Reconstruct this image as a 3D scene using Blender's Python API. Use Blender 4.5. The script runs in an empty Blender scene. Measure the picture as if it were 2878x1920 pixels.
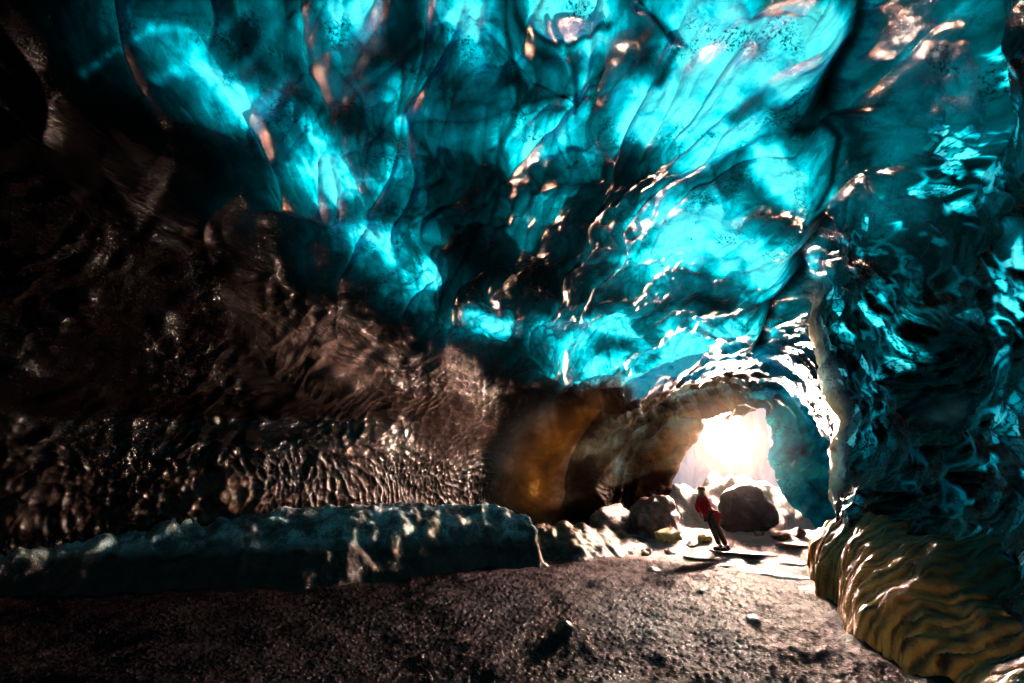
import bpy, bmesh, math, random
import numpy as np
from mathutils import Vector, Matrix

R = math.radians
rng = np.random.default_rng(7)
random.seed(7)
scene = bpy.context.scene
col = scene.collection

# ------------------------------------------------------------------ helpers
def tag(o, label=None, cat=None, group=None, kind=None):
    if label: o['label'] = label
    if cat: o['category'] = cat
    if group: o['group'] = group
    if kind: o['kind'] = kind
    return o

def smooth(a, b, x):
    t = np.clip((x - a) / (b - a), 0, 1)
    return t * t * (3 - 2 * t)

_perm = np.random.default_rng(11).permutation(4096).astype(np.int64)
_perm = np.concatenate([_perm, _perm])
def _hash(i, j, k=0, seed=0):
    i = np.asarray(i, np.int64); j = np.asarray(j, np.int64)
    h = _perm[(i + seed * 57) & 4095]
    h = _perm[(h + j) & 4095]
    h = _perm[(h + k) & 4095]
    return h
_g3 = np.random.default_rng(5).normal(size=(4096, 3)); _g3 /= np.linalg.norm(_g3, axis=1)[:, None]
_g3 = _g3.astype(np.float32)
_r1 = np.random.default_rng(6).random((4096, 3)).astype(np.float32)

def perlin(x, y, z, seed=0):
    xi = np.floor(x); yi = np.floor(y); zi = np.floor(z)
    fx = (x - xi).astype(np.float32); fy = (y - yi).astype(np.float32); fz = (z - zi).astype(np.float32)
    xi = xi.astype(np.int64); yi = yi.astype(np.int64); zi = zi.astype(np.int64)
    u = fx**3 * (fx * (fx * 6 - 15) + 10); v = fy**3 * (fy * (fy * 6 - 15) + 10); w = fz**3 * (fz * (fz * 6 - 15) + 10)
    out = 0
    for a in (0, 1):
        for b in (0, 1):
            for c in (0, 1):
                g = _g3[_hash(xi + a, yi + b, zi + c, seed)]
                n = g[..., 0] * (fx - a) + g[..., 1] * (fy - b) + g[..., 2] * (fz - c)
                out = out + n * (u if a else 1 - u) * (v if b else 1 - v) * (w if c else 1 - w)
    return out * 1.5

def fbm(x, y, z, oct=4, seed=0, gain=.5):
    s = 0; a = 1
    for o in range(oct):
        s = s + a * perlin(x, y, z, seed + o); a *= gain
        x = x * 2.03; y = y * 2.03; z = z * 2.03
    return s

def worley(u, v, seed=0):
    ui = np.floor(u).astype(np.int64); vi = np.floor(v).astype(np.int64)
    f1 = np.full(u.shape, 9., np.float32); f2 = f1.copy(); cid = np.zeros(u.shape, np.float32)
    for a in (-1, 0, 1):
        for b in (-1, 0, 1):
            h = _hash(ui + a, vi + b, 0, seed); r = _r1[h]
            d = np.hypot(ui + a + r[..., 0] - u, vi + b + r[..., 1] - v).astype(np.float32)
            m = d < f1
            f2 = np.where(m, f1, np.minimum(f2, d)); cid = np.where(m, r[..., 2], cid); f1 = np.where(m, d, f1)
    return f1, f2, cid

def grid_mesh(name, P, mat, attrs=None, facemask=None, parent=None, close_u=False):
    """P: (n,m,3) grid of points -> ONE mesh object."""
    n, m = P.shape[:2]
    idx = np.arange(n * m).reshape(n, m)
    a = idx[:-1, :-1]; b = idx[1:, :-1]; c = idx[1:, 1:]; d = idx[:-1, 1:]
    F = np.stack([a, b, c, d], -1)
    if facemask is not None: F = F[facemask]
    F = F.reshape(-1, 4)
    used = np.zeros(n * m, bool); used[F.ravel()] = True
    remap = np.cumsum(used) - 1
    V = P.reshape(-1, 3)[used]; F = remap[F]
    me = bpy.data.meshes.new(name)
    me.vertices.add(len(V)); me.vertices.foreach_set('co', V.astype(np.float32).ravel())
    me.loops.add(F.size); me.loops.foreach_set('vertex_index', F.astype(np.int32).ravel())
    me.polygons.add(len(F))
    me.polygons.foreach_set('loop_start', (np.arange(len(F)) * 4).astype(np.int32))
    me.polygons.foreach_set('use_smooth', np.ones(len(F), bool))
    me.update(calc_edges=True)
    for k, v in (attrs or {}).items():
        v = v.reshape(n * m, -1)[used]
        if v.shape[1] == 1:
            at = me.attributes.new(k, 'FLOAT', 'POINT'); at.data.foreach_set('value', v.astype(np.float32).ravel())
        else:
            at = me.attributes.new(k, 'FLOAT_VECTOR', 'POINT'); at.data.foreach_set('vector', v.astype(np.float32).ravel())
    me.materials.append(mat)
    o = bpy.data.objects.new(name, me); col.objects.link(o); o.parent = parent
    return o

def obj_bm(name, bm, mat, parent=None, smooth_=True):
    me = bpy.data.meshes.new(name); bm.to_mesh(me); bm.free()
    if smooth_: me.polygons.foreach_set('use_smooth', np.ones(len(me.polygons), bool))
    me.materials.append(mat)
    o = bpy.data.objects.new(name, me); col.objects.link(o); o.parent = parent
    return o

# ------------------------------------------------------------------ camera
CAM = Vector((0, 0, 1.45)); YAW, PITCH = R(25), R(19); F = 455.1   # focal in pixels of a 1024 wide picture
cam = bpy.data.cameras.new('camera'); cam.lens = 16; cam.sensor_width = 36; cam.clip_start = .05; cam.clip_end = 6000
co = bpy.data.objects.new('camera', cam); col.objects.link(co)
co.location = CAM; co.rotation_euler = (R(90) + PITCH, 0, YAW); scene.camera = co
_M = np.array(co.rotation_euler.to_matrix())
def ray(px, py):
    d = _M @ np.array([(px - 512) / F, (341.5 - py) / F, -1.0]); return d
def proj(P):
    q = (P - np.array(CAM)) @ _M
    z = -q[..., 2]
    zz = np.where(z > .05, z, np.nan)
    return 512 + F * q[..., 0] / zz, 341.5 - F * q[..., 1] / zz, z
def on_floor(px, py, z=0.):
    d = ray(px, py); t = (z - CAM.z) / d[2]; return np.array(CAM) + t * d

# ------------------------------------------------------------------ materials
def new_mat(name):
    m = bpy.data.materials.new(name); m.use_nodes = True
    nt = m.node_tree; nt.nodes.clear()
    return m, nt
class NT:
    def __init__(s, nt): s.nt = nt
    def n(s, t, ins=None, **kw):
        nd = s.nt.nodes.new(t)
        for k, v in kw.items(): setattr(nd, k, v)
        for k, v in (ins or {}).items():
            if hasattr(v, 'is_output') or isinstance(v, bpy.types.NodeSocket): s.nt.links.new(v, nd.inputs[k])
            else: nd.inputs[k].default_value = v
        return nd
    def math(s, op, a, b=0., clamp=False):
        nd = s.n('ShaderNodeMath', {0: a, 1: b}, operation=op); nd.use_clamp = clamp; return nd.outputs[0]
    def ramp(s, fac, stops, interp='LINEAR'):
        nd = s.n('ShaderNodeValToRGB', {0: fac}); cr = nd.color_ramp; cr.interpolation = interp
        while len(cr.elements) < len(stops): cr.elements.new(.5)
        for e, (p, c) in zip(cr.elements, stops): e.position = p; e.color = (*c, 1) if len(c) == 3 else c
        return nd.outputs[0]
    def noise(s, vec, scale, detail=4, rough=.5, dist=0.):
        nd = s.n('ShaderNodeTexNoise', {'Vector': vec, 'Scale': scale, 'Detail': detail, 'Roughness': rough, 'Distortion': dist})
        return nd.outputs['Fac']
    def attr(s, name): return s.n('ShaderNodeAttribute', attribute_name=name)

def ice_material(name):
    """glacier ice: dark damp surface + light from outside that gets through where the ice is thin."""
    m, nt = new_mat(name); N = NT(nt)
    geo = N.n('ShaderNodeNewGeometry').outputs['Position']
    flow = N.attr('flow').outputs['Vector']
    a = N.attr('look').outputs['Vector']           # x thinness / lip flare glow, y ash / frost / painted lit patches, z warmth
    sep = N.n('ShaderNodeSeparateXYZ', {0: a})
    thin, ash_lit, warm = sep.outputs
    dull = N.attr('dull').outputs['Fac']
    n1 = N.noise(geo, 2.6, 8, .66, .8)
    n2 = N.noise(geo, 26, 3, .6)
    n3 = N.noise(flow, 7., 5, .6, .4)
    # ashy specks frozen in the ice
    spk = N.ramp(N.noise(geo, 24, 6, .75), [(.48, (0, 0, 0)), (.62, (1, 1, 1))])
    spkm = N.math('MULTIPLY', spk, N.ramp(N.noise(geo, 1.7, 4, .6), [(.53, (0, 0, 0)), (.66, (1, 1, 1))]))
    t = N.math('MULTIPLY', thin, N.math('ADD', .0, N.math('ADD', N.math('MULTIPLY', n1, 1.5), N.math('MULTIPLY', n3, .45))))
    t = N.math('MULTIPLY', t, N.math('SUBTRACT', 1., N.math('MULTIPLY', spkm, .85)), clamp=True)
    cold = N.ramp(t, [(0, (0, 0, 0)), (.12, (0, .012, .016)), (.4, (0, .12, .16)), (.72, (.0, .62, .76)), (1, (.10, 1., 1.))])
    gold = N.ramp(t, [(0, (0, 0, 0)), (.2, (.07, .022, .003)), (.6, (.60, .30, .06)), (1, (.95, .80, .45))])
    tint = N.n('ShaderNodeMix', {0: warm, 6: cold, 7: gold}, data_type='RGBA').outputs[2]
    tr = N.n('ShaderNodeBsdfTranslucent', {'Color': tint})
    base = N.ramp(N.math('MULTIPLY', n1, N.math('ADD', .6, n2)), [(.3, (.0006, .0004, .0003)), (.6, (.0018, .0011, .0009)), (.85, (.006, .0036, .0028))])
    base2 = N.n('ShaderNodeMix', {0: ash_lit, 6: base, 7: (.30, .19, .16, 1)}, data_type='RGBA').outputs[2]
    base3 = N.n('ShaderNodeMix', {0: N.math('MULTIPLY', warm, .75), 6: base2, 7: (.24, .11, .03, 1)}, data_type='RGBA').outputs[2]
    base3 = N.n('ShaderNodeMix', {0: dull, 6: base3, 7: (.0040, .0026, .0022, 1)}, data_type='RGBA').outputs[2]
    rough = N.math('ADD', .08, N.math('ADD', N.math('MULTIPLY', n2, .16), N.math('MULTIPLY', ash_lit, .25)))
    rough = N.math('ADD', rough, N.math('MULTIPLY', dull, .2))
    b1 = N.n('ShaderNodeBump', {'Strength': .8, 'Distance': .03, 'Height': n3})
    b2 = N.n('ShaderNodeBump', {'Strength': .45, 'Distance': .006, 'Height': N.noise(geo, 55, 4, .6), 'Normal': b1.outputs[0]})
    nt.links.new(b2.outputs[0], tr.inputs['Normal'])
    pr = N.n('ShaderNodeBsdfPrincipled', {'Base Color': base3, 'Roughness': rough, 'IOR': 1.36, 'Specular IOR Level': N.math('SUBTRACT', .6, N.math('MULTIPLY', dull, .6)), 'Normal': b2.outputs[0]})
    ad = N.n('ShaderNodeAddShader', {0: pr.outputs[0], 1: tr.outputs[0]})
    N.n('ShaderNodeOutputMaterial', {0: ad.outputs[0]})
    return m

def ground_material():
    m, nt = new_mat('wet_gravel'); N = NT(nt)
    geo = N.n('ShaderNodeNewGeometry').outputs['Position']
    v = N.n('ShaderNodeTexVoronoi', {'Vector': geo, 'Scale': 34.}); v.feature = 'F1'
    n1 = N.noise(geo, 9, 6, .7); n2 = N.noise(geo, 70, 4, .65)
    base = N.ramp(N.math('MULTIPLY', N.math('ADD', n1, n2), .5), [(.34, (.004, .0022, .0023)), (.5, (.019, .0092, .0115)), (.68, (.062, .031, .040))])
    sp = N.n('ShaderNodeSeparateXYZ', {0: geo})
    shaded = N.n('ShaderNodeMapRange', {0: N.math('ADD', N.math('ADD', sp.outputs[0], N.math('MULTIPLY', sp.outputs[1], .18)), N.math('MULTIPLY', n1, 2.)), 1: -3.4, 2: 1.2, 3: .16, 4: 1.})  # shade painted into the gravel, darker towards the left
    base = N.n('ShaderNodeMix', {0: 1., 6: base, 7: shaded.outputs[0]}, data_type='RGBA', blend_type='MULTIPLY').outputs[2]
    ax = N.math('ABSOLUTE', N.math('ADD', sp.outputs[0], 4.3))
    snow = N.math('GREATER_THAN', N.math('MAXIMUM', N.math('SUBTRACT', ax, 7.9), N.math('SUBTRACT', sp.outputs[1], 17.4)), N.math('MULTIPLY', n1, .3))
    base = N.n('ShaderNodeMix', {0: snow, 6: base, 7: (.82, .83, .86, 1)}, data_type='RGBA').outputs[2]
    mouth_light = N.n('ShaderNodeMapRange', {0: N.math('ADD', sp.outputs[1], N.math('MULTIPLY', n2, 2.)), 1: 13.2, 2: 16.2, 3: 0., 4: 1.}).outputs[0]  # pool of mouth light painted into the floor colour
    base = N.n('ShaderNodeMix', {0: mouth_light, 6: base, 7: (.42, .32, .31, 1)}, data_type='RGBA').outputs[2]
    hgt = N.math('ADD', N.math('MULTIPLY', v.outputs['Distance'], -.6), N.math('ADD', n1, N.math('MULTIPLY', n2, .5)))
    b = N.n('ShaderNodeBump', {'Strength': .7, 'Distance': .035, 'Height': hgt})
    pr = N.n('ShaderNodeBsdfPrincipled', {'Base Color': base, 'Roughness': N.math('ADD', .5, N.math('MULTIPLY', n2, .45)), 'Specular IOR Level': .03, 'Normal': b.outputs[0]})
    N.n('ShaderNodeOutputMaterial', {0: pr.outputs[0]})
    return m

ICE = ice_material('glacier_ice')
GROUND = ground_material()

# ------------------------------------------------------------------ cave shape
# cross sections (x, z) from the right floor edge, over the roof, to the left floor edge, at distances y along the tunnel
KEYS = [
 (-9.,  [(1.2,-.5),(1.4,.6),(1.6,1.4),(1.6,2.4),(1.4,3.2),(.8,3.8),(-1,4.1),(-3,4),(-5,3.6),(-6,2.6),(-6.5,1.2),(-6.6,-.5)]),
 (-3.,  [(2.5,-.5),(2.8,.7),(3.3,1.9),(3.7,3.5),(3.2,5.3),(1.7,6.6),(-1.5,7.0),(-5,6.8),(-8.0,5.8),(-9.8,3.9),(-10.4,1.8),(-10.6,-.5)]),
 (3.,   [(2.2,-.5),(2.4,.6),(3.0,1.6),(3.5,3.3),(3.0,5.1),(1.7,6.4),(-1.2,6.7),(-4.8,6.6),(-7.7,5.7),(-9.3,3.9),(-10.1,1.9),(-10.9,-.5)]),
 (7.,   [(1.9,-.5),(2.0,.6),(2.5,1.5),(2.9,3.1),(2.6,4.8),(1.75,6.0),(-1.0,6.3),(-4.2,6.1),(-6.9,5.3),(-8.2,3.7),(-8.8,1.9),(-9.0,-.5)]),
 (10.,  [(1.8,-.5),(1.7,.6),(1.75,1.5),(1.9,2.9),(1.9,4.5),(1.6,5.5),(-.8,5.9),(-3.6,5.5),(-6.1,4.8),(-7.4,3.3),(-8.0,1.7),(-8.1,-.5)]),
 (11.2, [(2.6,-.5),(2.7,.6),(2.5,1.6),(2.3,2.9),(2.1,4.3),(1.5,5.3),(-.7,5.6),(-3.3,5.2),(-5.8,4.6),(-7.1,3.1),(-7.7,1.6),(-7.8,-.5)]),
 (13.4, [(2.9,-.5),(2.9,.6),(2.7,1.8),(2.4,3.0),(2.0,4.2),(1.2,4.9),(-.4,5.1),(-2.8,4.8),(-5.2,4.2),(-6.5,2.9),(-7.0,1.4),(-7.1,-.5)]),
 (14.4, [(2.9,-.5),(3.0,.6),(2.8,1.8),(2.5,3.0),(2.0,4.1),(1.2,4.7),(-.3,4.8),(-2.4,4.4),(-4.2,3.7),(-5.4,2.6),(-5.8,1.3),(-5.9,-.5)]),
 (15.4, [(3.1,-.5),(3.2,.6),(3.1,1.8),(2.8,3.2),(2.3,4.3),(1.4,4.9),(-.2,5.0),(-1.8,4.5),(-3.1,3.6),(-3.8,2.5),(-4.0,1.3),(-4.0,-.5)]),
 (16.5, [(2.9,-.5),(3.0,.6),(2.9,1.8),(2.6,3.1),(2.1,4.1),(1.5,4.6),(.4,4.7),(-.9,4.4),(-2.2,3.6),(-3.0,2.5),(-3.3,1.3),(-3.4,-.5)]),
 (17.2, [(1.9,-.5),(1.8,.5),(1.45,1.4),(1.2,2.4),(1.15,3.4),(1.25,4.2),(.9,4.2),(-.1,3.95),(-1.0,3.45),(-1.7,2.5),(-2.2,1.2),(-2.4,-.5)]),
 (17.5, [(2.1,-.5),(2.0,.5),(1.65,1.4),(1.4,2.4),(1.35,3.5),(1.4,4.4),(.9,4.4),(-.2,4.15),(-1.3,3.6),(-2.05,2.6),(-2.45,1.2),(-2.7,-.5)]),
]
KY = np.array([k[0] for k in KEYS]); KP = np.array([k[1] for k in KEYS])   # (K,12,2)

def hermite(xk, yk, x):
    """cubic interpolation, finite-difference slopes; yk (K,...)"""
    d = (yk[1:] - yk[:-1]) / (xk[1:] - xk[:-1]).reshape(-1, *([1] * (yk.ndim - 1)))
    mslope = np.zeros_like(yk); mslope[1:-1] = .5 * (d[1:] + d[:-1]); mslope[0] = d[0]; mslope[-1] = d[-1]
    i = np.clip(np.searchsorted(xk, x) - 1, 0, len(xk) - 2)
    h = (xk[i + 1] - xk[i]); t = (x - xk[i]) / h
    sh = (-1,) + (1,) * (yk.ndim - 1); t = t.reshape(sh); h = h.reshape(sh)
    return ((2*t**3 - 3*t**2 + 1) * yk[i] + (t**3 - 2*t**2 + t) * h * mslope[i]
            + (-2*t**3 + 3*t**2) * yk[i + 1] + (t**3 - t**2) * h * mslope[i + 1])

QUAL = 1.0
ys = [-9.]
while ys[-1] < 17.5:
    y = ys[-1]
    st = .10 if y < -2.5 else (.016 + .0009 * max(0, y))
    if y > 9.5 and y < 11.5: st = .016
    ys.append(y + st / QUAL)
ys = np.array(ys)
ts = [0.]
while ts[-1] < 11:
    t = ts[-1]
    st = .0075 if t < 4.6 else (.0068 if t < 8 else .0078)
    ts.append(t + st / QUAL)
ts = np.array(ts); ts[-1] = 11
ring = hermite(np.arange(12.), KP.transpose(1, 0, 2), ts)        # (T,K,2)
surf = hermite(KY, ring.transpose(1, 0, 2), ys)                  # (Y,T,2)
B = np.stack([surf[..., 0], np.broadcast_to(ys[:, None], surf.shape[:2]), surf[..., 1]], -1)
# arc length from the roof line, the "across" coordinate of the ice
seg = np.linalg.norm(np.diff(B, axis=1), axis=2)
A = np.concatenate([np.zeros((len(ys), 1)), np.cumsum(seg, 1)], 1)
i6 = np.argmin(abs(ts - 6)); A = A - A[:, i6:i6 + 1]              # + to the left wall, - to the right wall
Yg = B[..., 1]; Tg = np.broadcast_to(ts[None, :], A.shape)
du = np.gradient(B, axis=0); dv = np.gradient(B, axis=1)
Nrm = np.cross(du, dv); Nrm /= np.linalg.norm(Nrm, axis=2)[..., None] + 1e-9
# make it point into the cave
cen = np.stack([np.full(len(ys), -1.5), ys, np.full(len(ys), 2.5)], -1)[:, None, :]
if np.sum((cen - B) * Nrm) < 0: Nrm = -Nrm
PX, PY, PZ = proj(B)
QX, QY, QZ = [np.nan_to_num(v[::3, ::3], nan=1e6) for v in (PX, PY, PZ)]
def at(px, py):
    """the point of the bare cave wall that a picture position falls on: (A, Y, xyz)"""
    d = (QX - px) ** 2 + (QY - py) ** 2
    m = d < max(d.min() * 1.5, 9)
    k = np.argmin(np.where(m, QZ, 1e9)); i, j = np.unravel_index(k, d.shape); i *= 3; j *= 3
    return A[i, j], Yg[i, j], B[i, j], PZ[i, j]
print('grid', A.shape, A.size)

X, Yw, Z = B[..., 0], B[..., 1], B[..., 2]
wx = .35 * perlin(X * .7, Yw * .7, Z * .7, 1); wy = .35 * perlin(X * .7 + 9, Yw * .7, Z * .7, 2)
Au, Yu = A + wx, Yg + wy                                          # slightly wandering coordinates

def pts(pl): return [at(*p)[:2] for p in pl]
def rows(y0, y1):
    return slice(int(np.searchsorted(ys, y0)), int(np.searchsorted(ys, y1)) + 1)
def poly_sd(P):
    """signed distance in (A,Y) to a polygon, positive inside"""
    P = np.array(P); rs = rows(P[:, 1].min() - 1.6, P[:, 1].max() + 1.6)
    out = np.full(A.shape, -9.); out[rs] = _poly_sd(P, Au[rs], Yu[rs]); return out
def _poly_sd(P, Au, Yu):
    d = np.full(Au.shape, 1e9); ins = np.zeros(Au.shape, bool)
    for k in range(len(P)):
        a, b = P[k], P[(k + 1) % len(P)]
        e = b - a; L = e @ e + 1e-9
        t = np.clip(((Au - a[0]) * e[0] + (Yu - a[1]) * e[1]) / L, 0, 1)
        d = np.minimum(d, np.hypot(Au - a[0] - t * e[0], Yu - a[1] - t * e[1]))
        c = ((a[1] > Yu) != (b[1] > Yu)) & (Au < e[0] * (Yu - a[1]) / (e[1] + 1e-12) + a[0])
        ins ^= c
    return np.where(ins, d, -d)
def line_sd(P):
    P = np.array(P); rs = rows(P[:, 1].min() - 2.5, P[:, 1].max() + 2.5)
    d = np.full(A.shape, 9.); s = np.ones(A.shape); d[rs], s[rs] = _line_sd(P, Au[rs], Yu[rs]); return d, s
def _line_sd(P, Au, Yu):
    d = np.full(Au.shape, 1e9); s = np.ones(Au.shape)
    for k in range(len(P) - 1):
        a, b = P[k], P[k + 1]; e = b - a; L = e @ e + 1e-9
        t = np.clip(((Au - a[0]) * e[0] + (Yu - a[1]) * e[1]) / L, 0, 1)
        dd = np.hypot(Au - a[0] - t * e[0], Yu - a[1] - t * e[1])
        c = np.sign(e[0] * (Yu - a[1]) - e[1] * (Au - a[0]))
        m = dd < d; d = np.where(m, dd, d); s = np.where(m, c, s)
    return d, s

# the picture quoted in 2350 px is scaled to the 1024 frame
q = lambda L: [(x * .43574, y * .43574) for x, y in L]
wall = smooth(7.2, 8.6, Tg)                  # 1 on the left wall
rwall = 1 - smooth(4.2, 5.0, Tg)             # 1 on the right wall
roof = np.clip(1 - wall - rwall, 0, 1)
near_mouth = smooth(13.9, 15.0, Yg)

D = np.zeros(A.shape)
D += (.22 - .09 * wall) * fbm(X * .55, Yw * .45, Z * .55, 3, 3)                                   # slow swellings
def scallop(ang, s, el, seed, sharp=1.):
    c, sn = math.cos(ang), math.sin(ang)
    p = (Yu * c + Au * sn) / (s * el); r = (-Yu * sn + Au * c) / s
    f1, f2, cid = worley(p, r, seed)
    h = np.minimum(f1, .9) ** 2 * (.5 + cid)     # cups with raised rims
    return h - .25
s_big = scallop(R(48), .75, 2.2, 21)
s_mid = scallop(R(42), .38, 1.9, 22)
s_wall = scallop(R(-58), .30, 2.3, 23)
s_wall2 = scallop(R(-62), .15, 2.0, 24)
s_low = scallop(R(70), .12, 1.5, 25)
def cells(ang, s, el, seed, wob):
    c, sn = math.cos(ang), math.sin(ang)
    w1 = wob * perlin(X * .9, Yw * .9, Z * .9, seed + 1); w2 = wob * perlin(X * .9 + 5, Yw * .9, Z * .9, seed + 2)
    p = (Yu * c + Au * sn + w1) / (s * el); r = (-Yu * sn + Au * c + w2) / s
    return worley(p, r, seed)
c1 = cells(R(46), .85, 2.4, 121, .5); c2 = cells(R(40), .36, 2.0, 124, .25)
c5 = cells(R(38), .21, 2.6, 180, .2); c6 = cells(R(33), .10, 3.0, 184, .12)
fc, fs = math.cos(R(46)), math.sin(R(46))
lr = 1 - np.abs(perlin((Yu * fc + Au * fs) * .35, (-Yu * fs + Au * fc) * 1.3, Z * .3, 127)) * 2.2
lr = np.clip(lr, 0, 1) ** 5
patch = smooth(-.15, .35, perlin(X * .5 + 3, Yw * .5, Z * .5, 31))
def glow(px, py, r, w, arr, ex=1.):
    a, y, p, z = at(px, py); rr = r / F * z
    rs = rows(y - 3.2 * rr, y + 3.2 * rr)
    d = np.sqrt(((Au[rs] - a) ** 2 + (Yu[rs] - y) ** 2)) / rr
    arr[rs] = np.maximum(arr[rs], w * np.exp(-(d ** 2) ** ex))
hot = np.zeros(A.shape)
for px, py, r, w in [(720,110,60,1.),(700,30,60,1.),(790,40,55,1.),(690,235,50,.9),(790,165,40,1.),(650,110,40,.8),(745,250,45,.7),(690,340,45,.7),(610,20,30,.8),(575,8,35,1.),(470,20,40,.6),(590,345,40,.5),(640,300,30,.5),(380,235,36,.55),(320,180,40,.45),(200,60,60,.35),(640,375,40,.6),(720,380,40,.5)]:
    glow(px, py, r, w, hot)
calm = 1 - .45 * np.clip(hot, 0, 1)
fine = smooth(-.5, .3, perlin(X * .6 + 2, Yw * .6, Z * .6, 188))
D += roof * (.055 * (np.minimum(c5[0], .9) ** 2 - .3) * (.35 + .65 * fine) + .024 * (np.minimum(c6[0], .9) ** 2 - .3) * (.5 + .5 * smooth(3, 8, Yg)))
D += roof * calm * (.19 * (np.minimum(c1[0], .9) ** 2 - .3) + .085 * (np.minimum(c2[0], .9) ** 2 - .3) * (.3 + patch) + .12 * lr + .065 * scallop(R(35), .17, 3.2, 28) * smooth(4, 8, Yg))
patch2 = smooth(-.3, .4, perlin(X * .35 + 7, Yw * .35, Z * .5, 33))
D += wall * (.12 * s_wall * (.15 + patch) * (.4 + .8 * patch2) + .07 * s_wall2 * (.4 + .8 * patch2))
D += rwall * (.10 * scallop(R(20), .45, 1.8, 26) + .05 * scallop(R(15), .2, 1.5, 27))
def knobs(ang, s, el, seed, keep, r0):
    f1, f2, cid = cells(ang, s, el, seed, .3)
    return np.exp(-(f1 / r0) ** 2) * smooth(keep, keep + .15, cid)
D += wall * smooth(10.5, 8, Yg) * (.075 * knobs(R(-50), .42, 1.7, 160, .45, .30) + .03 * knobs(R(-50), .22, 1.5, 164, .5, .32))
kn = np.zeros(A.shape)
for px, py, r in [(560,250,60),(600,190,40),(510,300,40),(620,300,40),(450,180,35),(500,90,30)]: glow(px, py, r, 1., kn)
D += roof * kn * (.09 * knobs(R(45), .32, 1.7, 168, .25, .33) + .04 * knobs(R(45), .16, 1.6, 172, .3, .33))
lowband = (1 - smooth(2.1, 2.9, Z)) * smooth(9, 10, Tg)
D += lowband * .07 * s_low
D += .012 * fbm(X * 4, Yw * 4, Z * 4, 3, 40)

D -= .40 * np.exp(-((Z - 2.75 - .12 * (Yg - 5)) / .40) ** 2) * wall * smooth(12, 8, Yg)      # undercut
# the hanging blue roof slab between two long cracks, and its stepped blocks
def step(px_poly, amp, w, w2=None):
    global D
    sd = poly_sd(pts(px_poly)); D += amp * smooth(-w, w2 or w, sd); return sd
slab = step([(470, -260), (507, 0), (505, 60), (500, 140), (480, 230), (440, 318), (560, 372), (690, 376), (760, 352), (812, 222), (842, 160), (828, 112), (841, 0), (850, -200)], .20, .06, .25)
step([(690, 232), (760, 150), (800, 118), (832, 124), (845, 150), (838, 185), (802, 238), (775, 330), (700, 335)], .28, .03, .4)
bulge = step([(528, -60), (525, 10), (545, 27), (575, 33), (605, 25), (624, 12), (622, -60)], .34, .03, .5)
step([(630, -60), (632, 10), (642, 18), (652, 8), (658, -60)], .25, .02, .2)
def ridge(pl, amp, wp, wn, raw=False):
    global D
    d, s = line_sd(pts(pl if raw else q(pl))); D += amp * np.where(s > 0, np.exp(-d / wp), np.exp(-(d / wn) ** 2))
ridge([(1165, 150), (1290, 210), (1285, 90)], .10, .3, .05)
ridge([(1290, 80), (1295, 260)], .10, .25, .05)
ridge([(1385, 60), (1340, 200)], .16, .35, .05)
ridge([(1490, 20), (1530, 90), (1550, 110), (1470, 310), (1450, 340)], .14, .3, .05)
ridge([(1870, 500), (1810, 640), (1750, 800)], -.25, .10, .08)
ridge([(1930, 0), (1900, 250)], -.25, .10, .08)
ridge([(385, 210), (520, 120), (640, 20)], .03, .5, .12)
ridge([(240, 180), (400, 100), (520, 0)], .03, .5, .12)
ridge([(720, 270), (820, 190), (930, 120), (1040, 90)], .03, .5, .12)
ridge([(590, 210), (620, 150), (660, 130), (760, 190)], .06, .4, .12)
ridge([(720, 110), (800, 50), (870, 0)], .06, .35, .12)
ridge([(560, 220), (650, 330), (800, 470)], .05, .6, .2)
ridge([(1165, 300), (1090, 380), (1000, 480)], .12, .35, .06)
ridge([(2250, 0), (2245, 250), (2200, 490)], -.18, .15, .12)
ridge([(1000, 740), (1150, 800), (1350, 870), (1480, 940)], .12, .4, .1)
# the big smooth scoop and the round niche in the right wall
def blob(px, py, r, amp, sharp=2.):
    global D
    a, y, p, z = at(px, py); rr = r / F * z
    rs = rows(p[1] - 2 * rr, p[1] + 2 * rr)
    d = np.linalg.norm(B[rs] - p, axis=2) / rr
    D[rs] += amp * np.exp(-d ** (2 * sharp))
blob(930, 368, 50, -.38, 2.2)
blob(905, 395, 30, .10)
blob(300, 195, 30, .35, 1.5)
blob(985, 570, 22, -.25, 2)
for k in range(46):                            # rounded pebbly knobs of ice
    px, py = random.uniform(430, 650), random.uniform(140, 320)
    blob(px, py, random.uniform(5, 11), random.choice([.08, .1, -.1]), 1.6)

fin = np.exp(-((Yg - 10.0) / .35) ** 2) * rwall * smooth(.8, 1.4, Z)
D += .12 * fin * (1 + .6 * perlin(X * 0, Yw * .2, Z * 1.7, 77))

rib_ = np.abs(np.sin(Yg * 5.2 + A * .9 + 1.6 * perlin(X * .9, Yw * .9, Z * .9, 190)))
D += near_mouth * smooth(.6, 1.6, Z) * .16 * (1 - rib_) ** 2
P = B + Nrm * D[..., None]
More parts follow.
